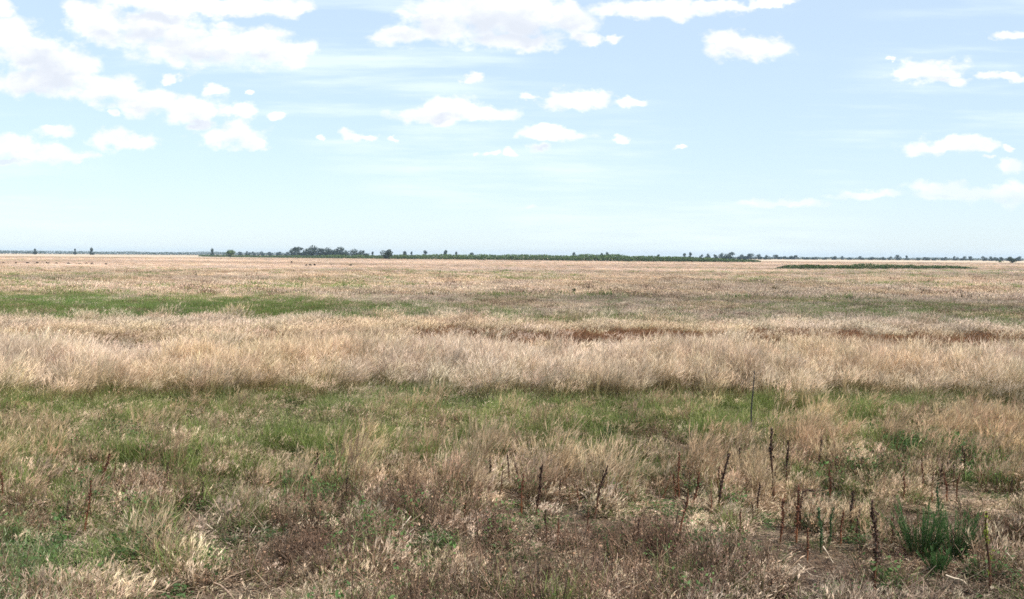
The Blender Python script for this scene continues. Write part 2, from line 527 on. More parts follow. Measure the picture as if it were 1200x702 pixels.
def zone(px, e, x, y):
    """Weights of every kind, tint (N,3) and height factor of the ground points."""
    N = len(px)
    Wt = {c: np.zeros(N) for c in CATS}
    n1 = fbm(x * .30, y * .30, 1, 3)
    n2 = fbm(x * 1.1, y * 1.1, 5, 3)
    n3 = fbm(x * .09, y * .09, 9, 3)
    hs = np.ones(N)
    d = CAM_H * F0 / np.maximum(e, .3)
    ew = e * (1 + 0.24 * (fbm(x * .35, y * .1, 21, 3) - .5) + .13 * (fbm(x * 1.6, y * .8, 23, 2) - .5))
    # near edge
    k = smooth(312, 335, ew)
    left = smooth(380, 250, px)
    Wt['litter'] += k * .75
    Wt['dead'] += k * (.10 + .5 * smooth(.48, .70, n1))
    Wt['fine'] += k * (.35 + .5 * smooth(.50, .70, n2))
    Wt['green'] += k * (.40 + 1.5 * left * smooth(.4, .6, n1))
    Wt['weed'] += k * (.10 + .30 * smooth(.52, .7, n2))
    # stalk zone
    k = smooth(238, 258, ew) * (1 - smooth(312, 335, ew))
    Wt['fine'] += k * (.9 - .45 * left)
    Wt['dead'] += k * (.10 + .38 * smooth(.5, .75, n1))
    Wt['litter'] += k * .15
    Wt['rust'] += k * .14
    Wt['green'] += k * (.70 + 1.9 * left * smooth(.30, .58, n2) + .8 * smooth(.50, .66, n2))
    Wt['weed'] += k * (.05 + .35 * smooth(.52, .7, n1) * smooth(.42, .65, n2))
    # green and straw patches before the tall band
    k = smooth(172, 180, ew) * (1 - smooth(238, 258, ew))
    Wt['fine'] += k * (.45 + .7 * smooth(.48, .68, n1))
    rg = .55 + .45 * smooth(900, 300, px)
    Wt['green'] += k * rg * (1.0 + .7 * smooth(.42, .60, 1 - n1) + .6 * smooth(.45, .65, n2))
    Wt['dead'] += k * .06
    Wt['rust'] += k * .05
    Wt['litter'] += k * .12
    hs = hs * np.where(k > .5, .80, 1)
    # trampled strip right at the foot of the tall band
    k = smooth(158, 172, ew) * (1 - smooth(174, 182, ew))
    Wt['litter'] += k * .3
    Wt['fine'] += k * .5
    Wt['green'] += k * .9
    hs = hs * (1 - .35 * smooth(168, 174, ew) * (1 - smooth(180, 200, ew)))
    # tall band
    k = smooth(134, 139, ew) * (1 - smooth(158, 176, ew))
    tc = smooth(.32, .62, fbm(x * 1.3, y * .9, 121, 2))
    Wt['tall'] += k * (1.0 + 1.6 * tc)
    Wt['fine'] += k * .5 * (1 - tc)
    hs = hs * (1 - k * (.26 - .30 * tc))
    hs = hs * (1 - k * (.04 + .12 * smooth(148, 138, ew) + .35 * smooth(156, 174, ew)))
    Wt['green'] += k * (.30 + .9 * smooth(.45, .65, n1))
    Wt['dead'] += k * .10
    # lower dry grass between the bands
    k = smooth(106, 110, ew) * (1 - smooth(134, 139, ew))
    Wt['fine'] += k * 1.0
    Wt['tall'] += k * .08
    hs = hs * (1 - k * (.25 + .25 * smooth(122, 112, ew)))
    # second ridge, rusty at the right
    k = smooth(86, 90, ew) * (1 - smooth(106, 110, ew))
    rr = smooth(400, 520, px) * smooth(.24, .44, fbm(x * .16, y * .05, 33, 3)) + .25 * smooth(250, 100, np.abs(px - 120))
    rr = rr * smooth(93, 98, ew)
    Wt['tall'] += k * (1.5 - 1.3 * rr)
    Wt['rust'] += k * 2.7 * rr
    Wt['green'] += k * .06
    hs = np.where(k > .5, hs * (.52 + .06 * rr), hs)
    # green strip at the left, mixed at the right
    k = smooth(46, 60, ew) * (1 - smooth(86, 90, ew))
    hs = np.where(k > .5, hs * .8, hs)
    lf = smooth(470, 250, px + 260 * (fbm(x * .10, y * .06, 141, 3) - .5)) * (.75 + .25 * smooth(.35, .6, fbm(x * .25, y * .12, 143, 3)))
    rp = smooth(.50, .62, fbm(x * .12, y * .05, 41, 3))
    Wt['green'] += k * (.12 + 2.3 * lf + .8 * (1 - lf) * rp)
    Wt['fine'] += k * (.22 + .8 * (1 - lf))
    Wt['dead'] += k * (.10 + .22 * (1 - lf) * smooth(.5, .7, n3) * smooth(62, 75, ew))
    # beige plain with green specks
    k = smooth(19, 24, ew) * (1 - smooth(46, 60, ew))
    Wt['fine'] += k * 1.0
    Wt['green'] += k * .55 * smooth(.50, .68, fbm(x * .07, y * .035, 51, 3)) * (.4 + .6 * smooth(24, 36, ew))
    Wt['dead'] += k * .03
    # far straw
    k = 1 - smooth(19, 24, ew)
    Wt['fine'] += k * 1.0
    Wt['green'] += k * .35 * smooth(.60, .72, fbm(x * .012, y * .02, 61, 3))
    # patches
    py = e + horizon(px)
    for (cx, cy, rx, ry, c, s) in PATCHES:
        q = ((px - cx) / rx) ** 2 + ((py - cy) / ry) ** 2
        f = np.exp(-q * 1.1) * (.55 + .9 * n2)
        if c in ('dead', 'weed', 'green', 'litter', 'rust'):
            for o in ('fine', 'green', 'litter'):
                if o != c:
                    Wt[o] *= 1 - np.clip(.5 * s * f, 0, .85)
        Wt[c] += f * s * 1.2
    # short growth right in front of the stalks that stand free
    for (cx, cy, hw, dep) in CLEAR:
        f = smooth(hw * 1.5, hw * .7, np.abs(px - cx)) * smooth(-6, 0, py - cy) * smooth(dep * 1.3, dep * .7, py - cy)
        hs = hs * (1 - .72 * f)
    # tint
    tint = np.ones((N, 3))
    band = np.sin(np.log(np.maximum(e, 1)) * 9.0 + 1.2) * .5 + .5
    a = fbm(x * .5, y * .5, 71, 2)[:, None]
    tint *= (.78 + .44 * a)
    warm = smooth(.40, .66, fbm(x * .2 + 50, y * .2, 81, 3))[:, None]
    tint *= (1 - warm) * np.array([1.0, 1.0, 1.05]) + warm * np.array([1.0, .955, .90])
    tint *= 1 + (smooth(90, 50, e) * .9 * (fbm(x * .05, y * .05, 131, 4) - .5))[:, None]
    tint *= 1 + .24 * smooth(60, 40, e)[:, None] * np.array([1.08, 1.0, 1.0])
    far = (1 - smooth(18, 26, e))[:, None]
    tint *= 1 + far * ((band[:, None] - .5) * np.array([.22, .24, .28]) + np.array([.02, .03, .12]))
    return Wt, tint, hs


POINTS = {c: [] for c in CATS}


def scatter(d0, d1, dens, lod, falloff=0.0, only=CATS):
    """Random points over the wedge the camera sees (with a margin) between two distances."""
    half = .5 * W0 / F0 * 1.22
    area = half * (d1 * d1 - d0 * d0)
    if falloff:                                   # density falls as distance ** -falloff
        n = int(2 * half * dens * d0 ** falloff * (d1 ** (2 - falloff) - d0 ** (2 - falloff)) / (2 - falloff))
        u = RNG.uniform(0, 1, n)
        p = 2 - falloff
        y = (d0 ** p + u * (d1 ** p - d0 ** p)) ** (1 / p)
    else:
        n = int(area * dens)
        y = np.sqrt(RNG.uniform(d0 * d0, d1 * d1, n))
    x = RNG.uniform(-1, 1, n) * (half * y + 1.0)
    px, py = project(x, y)
    e = py - horizon(px)
    Wt, tint, hs = zone(px, e, x, y)
    w = np.stack([Wt[c] * (1.0 if c in only else 0.0) for c in CATS], 1)
    if only is not CATS:
        w[:, CATS.index('fine')] *= .8
        hs = hs * .62
    tot = w.sum(1)
    cum = np.cumsum(w / tot[:, None], 1)
    pick = (RNG.uniform(0, 1, n)[:, None] > cum).sum(1)
    near = smooth(168, 184, e)
    clump = smooth(.34, .60, fbm(x * 1.7, y * 1.7, 111, 2))
    hs = hs * (1 - near + near * (.58 + .66 * clump))
    tint = tint * (1 - near + near * (.82 + .30 * clump))[:, None]
    keep = RNG.uniform(0, 1, n) < np.clip(tot * .9, .25, 1) * (1 - near + near * (.34 + .66 * clump))
    for i, c in enumerate(CATS):
        s = (pick == i) & keep
        m = int(s.sum())
        if not m:
            continue
        nv = KINDS[c][3]
        sp_ = .12 + .22 * smooth(30, 130, e[s])
        tt = tint[s] * (1 + sp_ * RNG.uniform(-1, 1, m))[:, None] * RNG.uniform(.95, 1.05, (m, 3))
        if c == 'tall':
            tt = tt * np.array([1.0, .965, .90])
        if c == 'rust':
            tt = tt * np.where((e[s] < 130)[:, None], np.array([.62, .43, .34]), 1.0)
        if c == 'green':
            tt = tt * np.where((e[s] < 100)[:, None], np.array([.84, .98, .76]), 1.0)
            blue = smooth(160, 20, px[s]) * smooth(330, 360, e[s])
            tt = tt * (1 + blue[:, None] * np.array([-.1, .0, .25]))
        z = np.zeros(m)
        sc = RNG.uniform(.60, 1.30, m)
        sz = sc * hs[s] * RNG.uniform(.85, 1.15, m)
        if c == 'green':
            sz = sz * (1.2 - .4 * smooth(225, 265, e[s]))
        if c == 'fine':
            sz = sz * (1 - .28 * smooth(160, 175, e[s]))
        lean = RNG.normal(0, .07, (m, 2)) + np.array([0, .07])
        POINTS[c].append(dict(
            co=np.stack([x[s], y[s], z], 1), idx=lod * nv + RNG.integers(0, nv, m),
            rot=np.stack([lean[:, 0], lean[:, 1], RNG.normal(0, .6, m) if c in ('tall', 'fine', 'rust') else RNG.uniform(0, 6.283, m)], 1),
            scl=np.stack([sc, sc, sz], 1), tint=tt))


scatter(6.6, 23, 112, 0)
scatter(6.6, 11.4, 130, 0, only=('litter', 'dead', 'fine'))
scatter(9.0, 19.5, 62, 0, only=('green', 'weed', 'fine', 'dead'))
scatter(23, 62, 14, 1)
scatter(62, 700, 2.4, 2, 1.15)


def instancer(cat):
    name, mat, label, nv = KINDS[cat]
    coll = bpy.data.collections.new(name + ' tufts')
    for lod in range(3):
        for i in range(nv):
            me = tuft(cat, lod)
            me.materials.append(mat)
            o = bpy.data.objects.new('%s_tuft.%03d' % (name, lod * nv + i), me)
            coll.objects.link(o)
    P = {k: np.concatenate([q[k] for q in POINTS[cat]]) for k in ('co', 'idx', 'rot', 'scl', 'tint')}
    n = len(P['co'])
    me = bpy.data.meshes.new(name)
    me.vertices.add(n)
    me.vertices.foreach_set('co', P['co'].astype(np.float32).ravel())
    me.attributes.new('idx', 'INT', 'POINT').data.foreach_set('value', P['idx'].astype(np.int32))
    for k in ('rot', 'scl', 'tint'):
        me.attributes.new(k, 'FLOAT_VECTOR', 'POINT').data.foreach_set('vector', P[k].astype(np.float32).ravel())
    ob = link(name, me)
    tag(ob, label, 'weeds' if cat in ('weed', 'dead') else 'grass', kind='stuff')
    ng = bpy.data.node_groups.new(name + ' scatter', 'GeometryNodeTree')
    ng.interface.new_socket('Geometry', in_out='INPUT', socket_type='NodeSocketGeometry')
    ng.interface.new_socket('Geometry', in_out='OUTPUT', socket_type='NodeSocketGeometry')
    t = NT(ng)
    gi, go = t.new('NodeGroupInput'), t.new('NodeGroupOutput')
    ci = t.new('GeometryNodeCollectionInfo')
    ci.inputs['Collection'].default_value = coll
    ci.inputs['Separate Children'].default_value = True
    ci.inputs['Reset Children'].default_value = True
    ip = t.new('GeometryNodeInstanceOnPoints')
    ip.inputs['Pick Instance'].default_value = True
    t.l.new(gi.outputs[0], ip.inputs['Points'])
    t.l.new(ci.outputs[0], ip.inputs['Instance'])
    for k, typ, s in (('idx', 'INT', 'Instance Index'), ('rot', 'FLOAT_VECTOR', 'Rotation'), ('scl', 'FLOAT_VECTOR', 'Scale')):
        na = t.new('GeometryNodeInputNamedAttribute', data_type=typ)
        na.inputs['Name'].default_value = k
        t.l.new(na.outputs['Attribute'], ip.inputs[s])
    t.l.new(ip.outputs[0], go.inputs[0])
    md = ob.modifiers.new('scatter', 'NODES')
    md.node_group = ng
    print(name, n)
    return ob


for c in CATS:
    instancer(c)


# ------------------------------------------------------------------ ground
def ground():
    ys = np.concatenate([np.linspace(-40, 60, 41), np.geomspace(66, 6000, 40)])
    xs = np.concatenate([-np.geomspace(5000, 30, 30), np.linspace(-28, 28, 29), np.geomspace(30, 5000, 30)])
    X, Y = np.meshgrid(xs, ys)
    Z = np.zeros_like(X)
    nx, ny = len(xs), len(ys)
    v = np.stack([X.ravel(), Y.ravel(), Z.ravel()], 1)
    i = (np.arange(ny - 1)[:, None] * nx + np.arange(nx - 1)[None, :]).ravel()
    me = bpy.data.meshes.new('ground')
    me.from_pydata(v.tolist(), [], np.stack([i, i + 1, i + nx + 1, i + nx], 1).tolist())
    m = bpy.data.materials.new('steppe soil')
    m.use_nodes = True
    t = NT(m.node_tree)
    p = t.n['Principled BSDF']
    tc = t.new('ShaderNodeTexCoord')
    pos = tc.outputs['Object']

    def noise(scale, detail=5, sx=1, sy=1):
        q = t.vmath('MULTIPLY', pos, (sx, sy, 1))
        n = t.new('ShaderNodeTexNoise')
        n.inputs['Scale'].default_value = scale
        n.inputs['Detail'].default_value = detail
        t.l.new(q, n.inputs['Vector'])
        return n.outputs[0]
    soil = t.mix(t.smooth(noise(3.0), .35, .65), (.055, .04, .028, 1), (.12, .088, .06, 1))
    soil = t.mix(t.smooth(noise(40, 3), .5, .7), soil, (.20, .15, .11, 1))
    straw = t.mix(t.smooth(noise(.02, 6, .5, 1), .35, .65), (.40, .31, .21, 1), (.50, .40, .295, 1))
    straw = t.mix(t.smooth(noise(.012, 6, .3, 1), .58, .72), straw, (.22, .22, .12, 1))
    sp = t.new('ShaderNodeSeparateXYZ')
    t.l.new(pos, sp.inputs[0])
    far = t.smooth(sp.outputs[1], 45, 170)
    t.l.new(t.mix(far, soil, straw), p.inputs['Base Color'])
    p.inputs['Roughness'].default_value = .95
    p.inputs['Specular IOR Level'].default_value = .1
    b = t.new('ShaderNodeBump')
    b.inputs['Strength'].default_value = .6
    b.inputs['Distance'].default_value = .03
    t.l.new(noise(14, 6), b.inputs['Height'])
    t.l.new(b.outputs[0], p.inputs['Normal'])
    o = link('ground', me, None, m)
    tag(o, 'flat steppe ground of dry brown soil and straw reaching the horizon', 'ground', kind='structure')


ground()

# ------------------------------------------------------------------ weed stalks
M_STALK = plant_material('dried stalk', (.11, .05, .026), (.065, .033, .02), (.055, .03, .02), tinted=False, trans=.05, vary=.8)
M_STALK_RUST = plant_material('rusty stalk', (.20, .08, .035), (.13, .055, .028), (.115, .045, .024), tinted=False, trans=.05, vary=.8)
M_STALK_GREEN = plant_material('green stalk', (.05, .07, .03), (.07, .11, .035), (.055, .10, .04), tinted=False, trans=.2, vary=.7)
M_PALE = plant_material('bleached twig', (.50, .40, .29), (.58, .48, .36), (.60, .50, .38), tinted=False, trans=.05, vary=.4)
M_YELLOW = plant_material('yellow green leaves', (.10, .13, .02), (.22, .27, .03), (.26, .30, .04), tinted=False, trans=.35, vary=.6)
M_ROD = bpy.data.materials.new('dark rod')
M_ROD.use_nodes = True
_t = NT(M_ROD.node_tree)
_n = _t.new('ShaderNodeTexNoise')
_n.inputs['Scale'].default_value = 60
_t.l.new(_t.mix(_n.outputs[0], (.010, .010, .012, 1), (.035, .03, .028, 1)), _t.n['Principled BSDF'].inputs['Base Color'])
_t.n['Principled BSDF'].inputs['Roughness'].default_value = .7


def tube(g, pts, rads, sides=6, hmax=1.0, kind=0.0):
    pts = np.asarray(pts, float)
    n = len(pts)
    V = []
    for i in range(n):
        a = pts[min(i + 1, n - 1)] - pts[max(i - 1, 0)]
        a = a / np.linalg.norm(a)
        u = np.cross(a, (0.31, .95, 0.05))
        u /= np.linalg.norm(u)
        w = np.cross(a, u)
        for k in range(sides):
            th = 2 * math.pi * k / sides
            V.append(pts[i] + (u * math.cos(th) + w * math.sin(th)) * rads[i])
    F = []
    for i in range(n - 1):
        for k in range(sides):
            F.append((i * sides + k, i * sides + (k + 1) % sides, (i + 1) * sides + (k + 1) % sides, (i + 1) * sides + k))
    V.append(pts[-1])
    F3 = [((n - 1) * sides + k, (n - 1) * sides + (k + 1) % sides, n * sides) for k in range(sides)]
    A = np.zeros((len(V), 3))
    A[:, 0] = np.clip(np.asarray(V)[:, 2] / hmax, 0, 1)
    A[:, 1] = random.random()
    A[:, 2] = kind
    g.add(V, [np.array(F), np.array(F3)], A)


def stalk_shape(style, hook=False):
    """One-metre upright dock-like stalk: crooked stem, whorls of dry seeds, a few branches."""
    st, hd = Geo(), Geo()
    n = 9
    z = np.linspace(0, 1, n)
    ph = RNG.uniform(0, 6.28, 2)
    amp = .03
    X = amp * np.sin(z * 7 + ph[0]) * z + RNG.uniform(-.03, .03) * z
    Y = amp * np.sin(z * 6 + ph[1]) * z
    pts = np.stack([X, Y, z], 1)
    if hook:
        pts[-3:, 2] = [.93, .97, .955]
        pts[-3:, 0] += [.03, .13, .25]
    tube(st, pts, np.linspace(.021, .010, n))
    lo = {'seedy': .42, 'sparse': .62, 'dense': .28, 'bare': .85}[style]
    m = {'seedy': 150, 'sparse': 70, 'dense': 230, 'bare': 20}[style]

    def at(t):
        i = np.clip((t * (n - 1)).astype(int), 0, n - 2)
        q = (t * (n - 1) - i)[:, None]
        return pts[i] * (1 - q) + pts[i + 1] * q
    t = RNG.uniform(lo, 1, m)
    t = np.round(t * 26) / 26 + RNG.normal(0, .007, m)         # whorls
    c = at(np.clip(t, 0, 1)) + RNG.normal(0, .014, (m, 3)) * np.array([1, 1, .6])
    L = RNG.uniform(.026, .054, m)
    leaves(hd, c, unit(RNG.normal(0, 1, (m, 3))), L, L * .7, t, 1.0)
    for j in range({'seedy': 3, 'sparse': 2, 'dense': 4, 'bare': 1}[style]):      # side branches
        b = at(np.array([RNG.uniform(.3, .7)]))[0]
        a = RNG.uniform(0, 6.28)
        ln = RNG.uniform(.12, .26)
        bp = [b + np.array([math.cos(a) * ln * q * .45, math.sin(a) * ln * q * .45, ln * q * (.7 + .3 * q)]) for q in (0, .35, .7, 1)]
        tube(st, bp, [.006, .005, .004, .003], 5)
        k = 16
        q = RNG.uniform(.3, 1, k)[:, None]
        c = bp[0] * (1 - q) + bp[3] * q + RNG.normal(0, .010, (k, 3))
        L = RNG.uniform(.014, .03, k)
        leaves(hd, c, unit(RNG.normal(0, 1, (k, 3))), L, L * .7, c[:, 2], 1.0)
    lv = Geo()                                                  # shrivelled lower leaves
    k = 14
    q = RNG.uniform(.05, .5, k)
    c = at(q) + RNG.normal(0, .02, (k, 3))
    L = RNG.uniform(.05, .12, k)
    leaves(lv, c, unit(RNG.normal(0, 1, (k, 3)) * np.array([1, 1, .5])), L, L * .22, q, .5)
    return st.mesh('stem'), hd.mesh('seeds'), lv.mesh('leaves')


STALK_SHAPES = {}
for st_ in ('seedy', 'sparse', 'dense', 'bare'):
    STALK_SHAPES[st_] = [stalk_shape(st_) for _ in range(3)]
STALK_SHAPES['hook'] = [stalk_shape('dense', True)]
PROTO = {}


def stalk(top, base, style, colour, label, group='dried weed stalks in the near grass', name='weed_stalk', cat='weed stalk'):
    mats = {'dark': M_STALK, 'rust': M_STALK_RUST, 'green': M_STALK_GREEN, 'yellow': M_STALK, 'pale': M_PALE}
    shapes = STALK_SHAPES[style]
    v = random.randrange(len(shapes))
    key = (style, v, colour)
    if key not in PROTO:
        r = empty(name, (0, 0, 0))
        for nm, me in zip(('stem', 'seeds', 'leaves'), shapes[v]):
            me = me.copy()
            mm = M_YELLOW if (colour == 'yellow' and nm != 'stem') else mats[colour]
            link(nm, me, r, mm)
        PROTO[key] = r
        o = r
    else:
        o = copy_tree(PROTO[key])
    p = ground_at(*base)
    mp = metres_per_px(p)
    dx, dz = (top[0] - base[0]) * mp, (base[1] - top[1]) * mp * 1.12
    ln = math.hypot(dx, dz)
    o.location = (p.x, p.y, -.01)
    if style == 'hook':
        o.rotation_euler = (0, .03, 0)
        ln = dz * 1.04
    else:
        o.rotation_euler = (Matrix.Rotation(math.atan2(dx, dz), 3, 'Y') @ Matrix.Rotation(random.uniform(0, 6.28), 3, 'Z')).to_euler()
    s = max(.8, min(1.25, ln / .5))
    o.scale = (ln * .95 / s ** .5, ln * .95 / s ** .5, ln)
    tag(o, label, cat, group)
    return o



for row in STALKS:
    stalk(*row)

# ------------------------------------------------------------------ thin black rod stuck in the field
p = ground_at(879, 520)
mp = metres_per_px(p)
g = Geo()
hh = 88 * mp
zz = np.linspace(0, 1, 8)
tube(g, np.stack([3.2 * mp * zz + .006 * np.sin(zz * 9), .01 * np.sin(zz * 5), zz * hh], 1), np.linspace(.012, .0065, 8), 7, hh)
rod = link('rod', g.mesh('rod'), None, M_ROD)
rod.location = (p.x, p.y, -.02)
tag(rod, 'thin black upright rod standing alone in front of the tall straw band', 'rod')

# ------------------------------------------------------------------ feathery green bushes
M_FEATHER = plant_material('feathery foliage', (.035, .07, .022), (.07, .135, .04), (.08, .15, .05), tinted=False, trans=.3, vary=.7)
M_FSTEM = plant_material('feathery stems', (.07, .08, .03), (.06, .10, .035), (.06, .10, .03), tinted=False, trans=.1)


def feathery(base, width_px, height_px, label, stems=34):
    p = ground_at(*base)
    mp = metres_per_px(p)
    w, h = width_px * mp, height_px * mp
    r = empty('feathery_bush', (p.x, p.y, -.01))
    a, b = Geo(), Geo()
    root = disc(stems, w * .22)
    az = np.arctan2(root[:, 1], root[:, 0])
    ln = np.linalg.norm(root, axis=1) / (w * .22)
    P = ribbons(a, root, az, .04 + ln * .42, RNG.uniform(-.3, .35, stems), h * RNG.uniform(.45, 1.2, stems), np.full(stems, .006), 5, h)
    for k in range(95):
        i = RNG.integers(1, 5, stems)
        q = RNG.uniform(0, 1, stems)[:, None]
        s = np.arange(stems)
        c = P[s, i] * (1 - q) + P[s, i + 1] * q
        d = unit(unit(P[s, i + 1] - P[s, i]) * 1.2 + RNG.normal(0, .30, (stems, 3)))
        slivers(b, c, d, RNG.uniform(.02, .06, stems), RNG.uniform(.003, .006, stems), np.clip(c[:, 2] / h, 0, 1), 0.0)
    link('stems', a.mesh('stems'), r, M_FSTEM)
    link('foliage', b.mesh('foliage'), r, M_FEATHER)
    tag(r, label, 'bush', 'feathery green bushes at the right of the near grass')


feathery((1080, 657), 52, 66, 'largest feathery dark green bush in the brown near grass', 52)
feathery((1119, 660), 36, 56, 'slimmer feathery green bush just right of the largest one', 34)
feathery((1098, 676), 24, 32, 'small low feathery green tuft in front of the two bigger bushes', 20)
feathery((360, 528), 14, 22, 'small blue green feathery tuft behind the bold dark leaning stalk', 16)
feathery((711, 520), 8, 22, 'narrow dark green upright plant alone in the grass mid field', 12)


# ------------------------------------------------------------------ bleached broken twigs
def twig(base, segs, label, rad=.006):
    p = ground_at(*base)
    mp = metres_per_px(p)
    g = Geo()
    for (x0, y0, x1, y1) in segs:
        n = 6
        q = np.linspace(0, 1, n)
        dep = RNG.normal(0, .05)
        X = (x0 + (x1 - x0) * q - base[0]) * mp
        Z = np.maximum((base[1] - (y0 + (y1 - y0) * q)) * mp, .012)
        Y = dep * q + .012 * np.sin(q * 7 + x0)
        tube(g, np.stack([X, Y, Z], 1), np.linspace(rad, rad * .55, n), 6, .4)
    o = link('dry_twig', g.mesh('dry_twig'), None, M_PALE)
    o.location = (p.x, p.y, 0)
    tag(o, label, 'twig', 'bleached twigs in the near grass')


twig((470, 640), [(470, 640, 472, 612), (472, 616, 481, 606), (471, 634, 462, 622), (472, 630, 486, 617)], 'forked bleached twig standing below the glowing straw mound')
twig((480, 655), [(480, 655, 481, 626)], 'straight pale twig just right of the forked one')
twig((520, 628), [(520, 628, 522, 604), (524, 628, 525, 616)], 'pale twin twig stub right of the forked one')
twig((340, 618), [(338, 618, 340, 606), (340, 618, 344, 600)], 'short whitish twig at the left rim of the dark thicket')
twig((385, 604), [(380, 603, 389, 592), (389, 592, 390, 578)], 'bent bleached twig beside the rusty stalk above the dark thicket')
twig((262, 628), [(242, 614, 268, 630), (254, 616, 258, 603)], 'pale crooked twig lying in front of the left green patch')
twig((294, 634), [(290, 633, 299, 617)], 'pale leaning twig left of the dark thicket')
twig((788, 665), [(791, 664, 780, 643)], 'pale twig leaning left at the near edge below the leafy patch')
twig((1140, 702), [(1108, 674, 1128, 680), (1128, 680, 1146, 700)], 'long yellowish bent straw in front of the feathery bushes')
twig((1185, 672), [(1178, 646, 1190, 664), (1190, 664, 1196, 676)], 'pale twig leaning at the right end of the near grass')
twig((977, 664), [(964, 640, 977, 660)], 'pale slanted straw among the rusty stalks at right')
twig((955, 676), [(934, 660, 960, 682)], 'yellow slanted straw below the stalk with a hooked tip')
twig((842, 462), [(842, 462, 866, 447), (846, 464, 858, 450)], 'pale fallen stem at the foot of the tall straw band left of the rod', .012)


# ------------------------------------------------------------------ far trees and bushes
M_CROWN = plant_material('far tree leaves', (.016, .028, .014), (.024, .040, .018), (.03, .05, .02), tinted=False, trans=.2, vary=1.0)
M_SHRUB = plant_material('shrub leaves', (.05, .08, .026), (.088, .135, .042), (.08, .11, .04), tinted=False, trans=.25, vary=1.0)
M_CROWN2 = plant_material('hedge leaves', (.034, .058, .018), (.055, .095, .028), (.05, .08, .025), tinted=False, trans=.2, vary=.9)
M_BARK = plant_material('bark', (.05, .04, .03), (.06, .05, .04), (.06, .05, .04), tinted=False, trans=0, vary=.3)
M_FARWOOD = plant_material('far wood leaves', (.025, .042, .022), (.034, .058, .03), (.04, .06, .03), tinted=False, trans=.2, vary=.6)


def blobs(g, centres, radii, n, leaf, hmax, squash=.8):
    per = np.maximum((n * radii ** 2 / (radii ** 2).sum()).astype(int), 4)
    for c, r, k in zip(centres, radii, per):
        d = unit(RNG.normal(0, 1, (k, 3)))
        rr = r * RNG.uniform(.45, 1.12, k) ** .6
        pnt = c + d * rr[:, None] * np.array([1, 1, squash])
        pnt[:, 2] = np.maximum(pnt[:, 2], .08)
        L = leaf * RNG.uniform(.6, 1.5, k)
        leaves(g, pnt, unit(d + RNG.normal(0, .6, (k, 3))), L, L * .75, np.clip(pnt[:, 2] / hmax, 0, 1), 0.0)


def tree_shape(ratio):
    """One-metre tree; ratio is crown width over height."""
    tr, cr = Geo(), Geo()
    bend = RNG.uniform(-.05, .05, 2)
    q = np.linspace(0, 1, 6)
    tp = np.stack([bend[0] * q, bend[1] * q, .62 * q], 1)
    tube(tr, tp, np.linspace(.035, .012, 6), 7)
    nb = RNG.integers(7, 11)
    a = RNG.uniform(0, 6.28, nb)
    rad = RNG.uniform(.15, .48, nb) * ratio
    cz = RNG.uniform(.14, .78, nb)
    cz[:5] = (.2, .28, .36, .74, .84)
    rad *= 1 - .6 * np.clip((cz - .5) / .34, 0, 1)
    C = np.stack([rad * np.cos(a), rad * np.sin(a), cz], 1)
    rr = RNG.uniform(.16, .26, nb) * (.6 + .4 * ratio)
    for c in C[:5]:
        b = tp[3]
        tube(tr, [b, b * .5 + c * .5 + np.array([0, 0, .03]), c], [.015, .010, .005], 5)
    blobs(cr, C, rr * 1.1, 1300, .085, 1.0, .95)
    return tr.mesh('trunk'), cr.mesh('crown')


TREES = {'wide': [tree_shape(1.25) for _ in range(3)], 'round': [tree_shape(.9) for _ in range(3)], 'slim': [tree_shape(.5) for _ in range(2)]}
TPROTO = {}


def tree(px, top, width, dist, label, group='scattered trees along the horizon'):
    hpx = horizon(px) + CAM_H * F0 / dist - top
    h = hpx * dist / F0
    rt = width / hpx
    kind = 'wide' if rt > 1.05 else ('round' if rt > .62 else 'slim')
    i = random.randrange(len(TREES[kind]))
    if (kind, i) not in TPROTO:
        o = empty('tree', (0, 0, 0))
        link('trunk', TREES[kind][i][0], o, M_BARK)
        link('crown', TREES[kind][i][1], o, M_CROWN)
        TPROTO[(kind, i)] = o
    else:
        o = copy_tree(TPROTO[(kind, i)])
    d = ray(px, horizon(px))
    o.location = (d.x / d.y * dist, dist, -.05)
    base_r = {'wide': 1.55, 'round': 1.2, 'slim': .8}[kind]
    sx = h * rt / base_r * 1.28
    o.scale = (sx, sx, h * 1.04)
    o.rotation_euler = (0, 0, random.uniform(0, 6.28))
    tag(o, label, 'tree', group)


